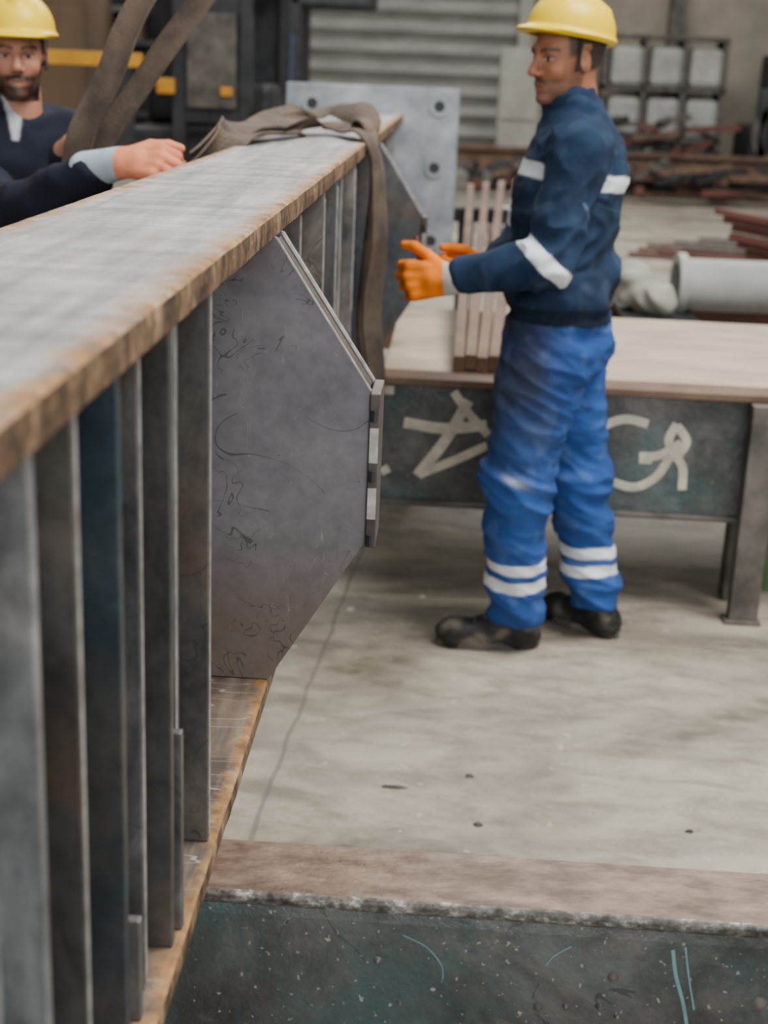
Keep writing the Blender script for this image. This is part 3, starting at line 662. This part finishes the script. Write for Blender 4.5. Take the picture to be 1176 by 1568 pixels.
def sackc(p,pr): return np.tile(np.array((.38,.36,.31)),(len(p),1))*(1+.3*nz(p,10)[:,None])
sk=grp('plastic_sack',(.95,6.9,.545))
sobj('sack',[ell((.90,6.93,.625),(.11,.14,.080)),ell((.84,6.9,.71),(.09,.09,.06),k=.04),ell((.97,6.80,.62),(.07,.08,.07),k=.03)],.04,.012,M_cloth,sk,sackc,lambda p,pr:.02*rdg(p,9))
rk=grp('storage_rack',(1.8,7,0))
boxes('rack_beams',[(.75,3.6,6.65,6.75,.40,.52),(.75,3.6,7.2,7.3,.40,.52)],M_redbr,rk); boxes('rack_cross',[(.8,1.15,6.5,7.4,.52,.545),(2.6,2.7,6.5,7.4,.52,.545)],M_dark,rk)
boxes('rack_posts',[(.8,.9,6.65,6.75,0,.40),(3.4,3.5,6.65,6.75,0,.40),(.8,.9,7.2,7.3,0,.4),(3.4,3.5,7.2,7.3,0,.4)],M_dark,rk)
sb=grp('angle_iron_stack',(2.1,7.8,.6))
for k in range(7):
    x=1.42+.03*k; z=.93-.045*k
    obox('angle_%d'%k,(x+.02*(k%3),8.1,z),(x+1.4,7.3+.02*k,z-.16),.05,.035,M_redbr,sb)
boxes('stack_support',[(1.75,1.85,7.7,8.2,0,.50),(2.5,2.6,7.3,7.7,0,.42)],M_dark,sb)

# ------------------------------------------------------------------ SLING
sl=grp('lifting_sling',(-.5,4,1.4))
P1=[(-.20,3.75,2.9),(-.50,3.68,2.25),(-.765,3.62,1.80),(-.87,3.60,1.58),(-.945,3.60,1.42),(-.955,3.62,1.30),(-.90,3.70,1.1),(-.78,3.85,.82),(-.60,4.0,.620),(-.42,4.05,.615),(-.250,4.05,.61),(-.205,4.05,.72),(-.225,4.05,.95),(-.215,4.05,1.18),(-.225,4.06,1.36),(-.270,4.10,1.447),(-.35,4.30,1.462),(-.44,4.33,1.457),(-.52,4.0,1.445),(-.585,3.62,1.440),(-.66,3.5,1.36)]
ribbon('strap_a',P1,[(.75,-.3,.35)]*6+[(.4,.9,.1)]+[(0,1,0)]*3+[(.1,1,0),(.45,.9,0),(.55,.8,0),(.45,.9,0),(.3,1,.0),(.1,1,0.1),(0,1,.1),(0.2,1,0),(.3,1,0),(.4,1,0),(.4,1,0)],.085,.009,M_sling,sl,10,.006)
P2=[(-.05,3.80,2.9),(-.33,3.75,2.25),(-.635,3.68,1.80),(-.775,3.66,1.60),(-.885,3.64,1.44),(-.925,3.65,1.32),(-.86,3.78,1.1),(-.74,3.95,.82),(-.58,4.12,.606),(-.42,4.15,.600),(-.25,4.17,.60),(-.240,4.17,.72),(-.255,4.17,.95),(-.245,4.15,1.18),(-.242,4.14,1.36),(-.27,4.17,1.475),(-.36,4.42,1.505),(-.45,4.40,1.490),(-.53,4.02,1.467),(-.59,3.68,1.455),(-.67,3.55,1.38)]
ribbon('strap_b',P2,[(.75,-.3,.35)]*6+[(.4,.9,.1)]+[(0,1,0)]*3+[(.1,1,0),(.3,1,0),(.4,.9,0),(.3,1,0),(.2,1,.1),(0,1,.3),(0,1,.3),(0.2,1,.1),(.3,1,0),(.4,1,0),(.4,1,0)],.085,.009,M_sling,sl,10,.006)

# ------------------------------------------------------------------ ROOM
box('floor',-14,14,-6,24,-.1,0,M_floor,None,0)
box('wall_back',-14,14,23.0,23.2,0,9,M_wall,None,0)
box('wall_left',-14.2,-14,-6,23.2,0,9,M_wall,None,0)
box('wall_right',14,14.2,-6,23.2,0,9,M_wall,None,0)
V=[];F=[];n=480
for i in range(n+1):
    z=.0+7.0*i/n; y=22.86+.05*abs(math.sin(z*math.pi/.30))
    V+=[(-3.1,y,z),(.75,y,z)]
for i in range(n): F.append((2*i,2*i+1,2*i+3,2*i+2))
mesh_obj('door_1',V,F,M_shut,None,False)
boxes('trim_1',[(-3.3,-3.1,22.6,23,0,7.2),(.75,.95,22.6,23,0,7.2)],M_cab)
boxes('trim_2',[(3.0,3.2,22.7,23,0,9),(6.2,6.4,22.7,23,0,9),(-6.6,-6.3,22.7,23,0,9)],M_scrap)
g=grp('electrical_cabinet',(.8,20.5,0)); box('body',.46,1.02,20.5,21.1,.05,1.90,M_cab,g,.01); boxes('door_panels',[(.49,.99,20.47,20.5,.1,.9),(.49,.99,20.47,20.5,.95,1.82)],M_cab,g); box('plinth',.49,.99,20.55,21.05,0,.05,M_dark,g)
g=grp('bulk_bag_rack',(3.2,21.5,0))
for i in range(3):
    for j in range(3): box('bag_%d_%d'%(i,j),2.05+.56*i,2.52+.56*i,21.4,22,.06+.70*j,.60+.70*j,M_crate,g,.08)
boxes('frame',[(1.94+.56*i,2.01+.56*i,21.35,22.05,0,2.12) for i in range(4)]+[(1.94,3.69,21.35,22.05,.70*j,.06+.70*j) for j in range(4)],M_scrap,g)
g=grp('floor_machine',(4.8,20.8,0)); boxes('body',[(3.95,5.6,20.5,21.8,0,1.0),(4.2,5.3,20.6,21.6,1.0,1.95),(4.0,4.2,20.4,20.5,.4,1.5)],M_dark,g,.04); tube('wheel',(4.4,20.48,.9),(4.4,20.4,.9),.45,M_scrap,g,inner=.33)
g=grp('long_steel_beam',(3,20,0)); boxes('beam',[(-.1,7,19.9,20.1,.56,.61),(-.1,7,19.97,20.03,.34,.56),(-.1,7,19.9,20.1,.29,.34)],M_brown,g); boxes('stands',[(.1,.3,19.85,20.15,0,.29),(3.4,3.6,19.85,20.15,0,.29),(6.1,6.3,19.85,20.15,0,.29)],M_dark,g)
for gi in range(2):
    g=grp('scrap_pile',(2.5,19 if gi else 20.8,0))
    for k in range(60):
        x=(.0 if gi else 1.5)+random.random()*(4.5 if gi else 2.1); y=(19.0 if gi else 20.5)+random.random()*.35; z=.08+random.random()*(.35 if gi else .95); a=random.random()*3; L=.15+.3*random.random()
        obox('offcut_%d'%k,(x-L*math.cos(a),y,z),(x+L*math.cos(a),y+.1,max(.08,z+.4*L*math.sin(a))),.10+.08*random.random(),.08,random.choice([M_scrap,M_redbr,M_dark,M_brown,M_dark]),g)
g=grp('pallet_stack',(.9,12,0))
boxes('boards',[(.25+.22*i,.42+.22*i,11.0,12.0,.10+.15*j,.13+.15*j) for i in range(4) for j in range(3)],M_wood,g); boxes('bearers',[(.25,1.08,y,y+.1,.0+.15*j,.10+.15*j) for y in (11.0,11.45,11.9) for j in range(3)],M_wood,g)
box('wrapped_goods',.30,.9,11.1,11.9,.43,.56,M_crate,g,.04)
g=grp('flat_bar_pile',(3,13,0))
for k in range(9): obox('bar_%d'%k,(1.6+.1*k,13.5+.12*k,.03+.03*(k%3)),(5.5,12.5+.12*k,.03+.03*(k%3)),.09,.03,random.choice([M_brown,M_scrap,M_redbr]),g)
g=grp('forklift',(-1.7,10,0))
boxes('body',[(-2.35,-1.35,10,11.5,.25,1.15),(-2.3,-1.4,10.6,11.5,1.15,1.45)],M_dark,g,.05)
boxes('mast',[(-1.95,-1.87,9.8,9.9,.1,2.4),(-1.5,-1.42,9.8,9.9,.1,2.4),(-1.95,-1.42,9.82,9.88,1.9,2.0),(-1.95,-1.42,9.82,9.88,1.2,1.3)],M_dark,g)
boxes('mast_carriage',[(-1.85,-1.52,9.76,9.82,1.30,1.90)],M_scrap,g,.01)
boxes('roof',[(-2.3,-1.35,10.1,11.4,2.15,2.25),(-2.3,-2.22,11.3,11.4,1.4,2.15),(-1.43,-1.35,11.3,11.4,1.4,2.15)],M_dark,g)
boxes('rear_guard',[(-2.28,-1.36,11.42,11.46,1.4,2.15)],M_dark,g)
boxes('yellow_panels',[(-2.05,-1.93,9.75,9.8,1.38,1.48),(-2.0,-1.85,9.74,9.8,1.72,1.78),(-1.62,-1.54,9.73,9.78,1.38,1.44)],M_yel,g,.01)
for k,(x,y) in enumerate(((-2.3,10.3),(-1.4,10.3),(-2.3,11.2),(-1.4,11.2))): tube('wheel_%d'%k,(x-.08,y,.27),(x+.08,y,.27),.27,M_dark,g)
g=grp('yellow_crane_rail',(-2.8,8.8,0)); box('rail',-3.6,-1.95,8.8,8.9,1.55,1.63,M_yel,g); boxes('posts',[(-3.5,-3.4,8.8,8.9,0,1.55),(-2.1,-2.0,8.8,8.9,0,1.55)],M_dark,g)
g=grp('tool_cupboard',(-3,9.6,0)); boxes('body',[(-3.6,-2.42,9.5,10.1,0,2.0)],M_wood,g,.02); boxes('doors',[(-3.37,-2.93,9.47,9.5,.1,1.9),(-2.9,-2.45,9.47,9.5,.1,1.9)],M_wood,g)
g=grp('tool_bench',(-1.6,6.6,0)); box('top',-2.4,-.85,6.3,7.0,.98,1.03,M_wood,g); boxes('legs',[(-2.35,-2.27,6.35,6.43,0,.98),(-.95,-.87,6.35,6.43,0,.98),(-2.35,-2.27,6.85,6.93,0,.98),(-.95,-.87,6.85,6.93,0,.98)],M_dark,g)
boxes('blue_case',[(-2.0,-1.80,6.4,6.6,1.03,1.24)],M_blue,g,.02); boxes('grey_boxes',[(-1.70,-1.45,6.4,6.7,1.03,1.15),(-1.30,-1.18,6.42,6.6,1.03,1.17)],M_cab,g,.02)
boxes('dark_boxes',[(-1.15,-.9,6.5,6.8,1.03,1.28),(-1.44,-1.31,6.5,6.8,1.03,1.2),(-2.3,-2.05,6.5,6.8,1.03,1.4)],M_dark,g,.02)
tube('bottle',(-1.22,6.38,1.03),(-1.22,6.38,1.14),.035,M_pipe,g)
g=grp('storage_shelving',(-5,15,0))
boxes('frame',[(-6.4,-6.32,15,15.6,0,3),(-2.6,-2.52,15,15.6,0,3)]+[(-6.4,-2.52,15,15.6,z,z+.05) for z in (.3,1.,1.7,2.4,2.95)],M_dark,g); box('back_panel',-6.4,-2.52,15.6,15.63,0,3,M_dark,g)
for k in range(22):
    x=-6.25+.165*k; z=random.choice((.35,1.05,1.75)); box('box_%d'%k,x,x+.28,15.05,15.5,z,z+.25+.3*random.random(),random.choice([M_wood,M_blue,M_scrap,M_scrap,M_wood,M_yel]),g)
g=grp('press_machine',(-1.6,17,0)); boxes('frame',[(-2.5,-1.9,17,18,0,3.2),(-2.5,-1.1,17,18,2.2,3.2),(-2.5,-1.1,16.9,18,0,.9)],M_dark,g,.04); boxes('panel',[(-2.4,-2.0,16.96,17,1.3,1.9)],M_blue,g)
g=grp('gas_cylinder',(1.18,4.62,0)); 
tube('body',(1.18,4.62,.0),(1.18,4.62,.60),.11,M_green,g); tube('neck',(1.18,4.62,.60),(1.18,4.62,.68),.11,M_green,g,r2=.03)
for k,(x,y,a,b,m) in enumerate([(-.08,3.02,.034,.006,M_scrap),(.12,2.87,.012,.010,M_scrap),(.10,3.10,.013,.008,M_scrap),(-.27,4.15,.014,.012,M_white),(-.05,4.3,.010,.009,M_white),(.35,3.35,.012,.006,M_white),(.6,2.9,.010,.005,M_scrap)]):
    V=[];n=10
    for i in range(n):
        t=2*math.pi*i/n; r=1+.6*noise.noise(Vector((k*7.,i*1.3,0))); V.append((x+a*r*math.cos(t),y+b*r*math.sin(t),.0))
    V+=[(x+(vx-x)*.6,y+(vy-y)*.6,.006) for vx,vy,_ in V]
    F=[tuple(range(n-1,-1,-1)),tuple(range(n,2*n))]+[(i,(i+1)%n,n+(i+1)%n,n+i) for i in range(n)]
    mesh_obj('floor_debris' if k==0 else 'floor_debris.%03d'%k,V,F,m)

# ------------------------------------------------------------------ LIGHT
w=bpy.data.worlds.new('world'); bpy.context.scene.world=w; w.use_nodes=True
bg=w.node_tree.nodes['Background']; bg.inputs[0].default_value=(.97,.98,1,1); bg.inputs[1].default_value=.70
def area(name,loc,size,power,rot=(0,0,0),col=(1,1,1)):
    l=bpy.data.lights.new(name,'AREA'); l.shape='RECTANGLE'; l.size=size[0]; l.size_y=size[1]; l.energy=power; l.color=col
    o=bpy.data.objects.new(name,l); o.location=loc; o.rotation_euler=rot; bpy.context.collection.objects.link(o)
area('skylight_near',(2.5,2.6,6.5),(3.0,3.0),760,(0,.3,0),(1,.97,.93))
area('skylight_far',(0,13,8),(8,4),1150,(0,0,0),(1,.97,.93))
area('front_fill_light',(1.5,-4.5,3.2),(6,4),300,(math.radians(80),0,math.radians(12)),(.96,.98,1))  # unseen fill added behind the camera to brighten camera-facing surfaces
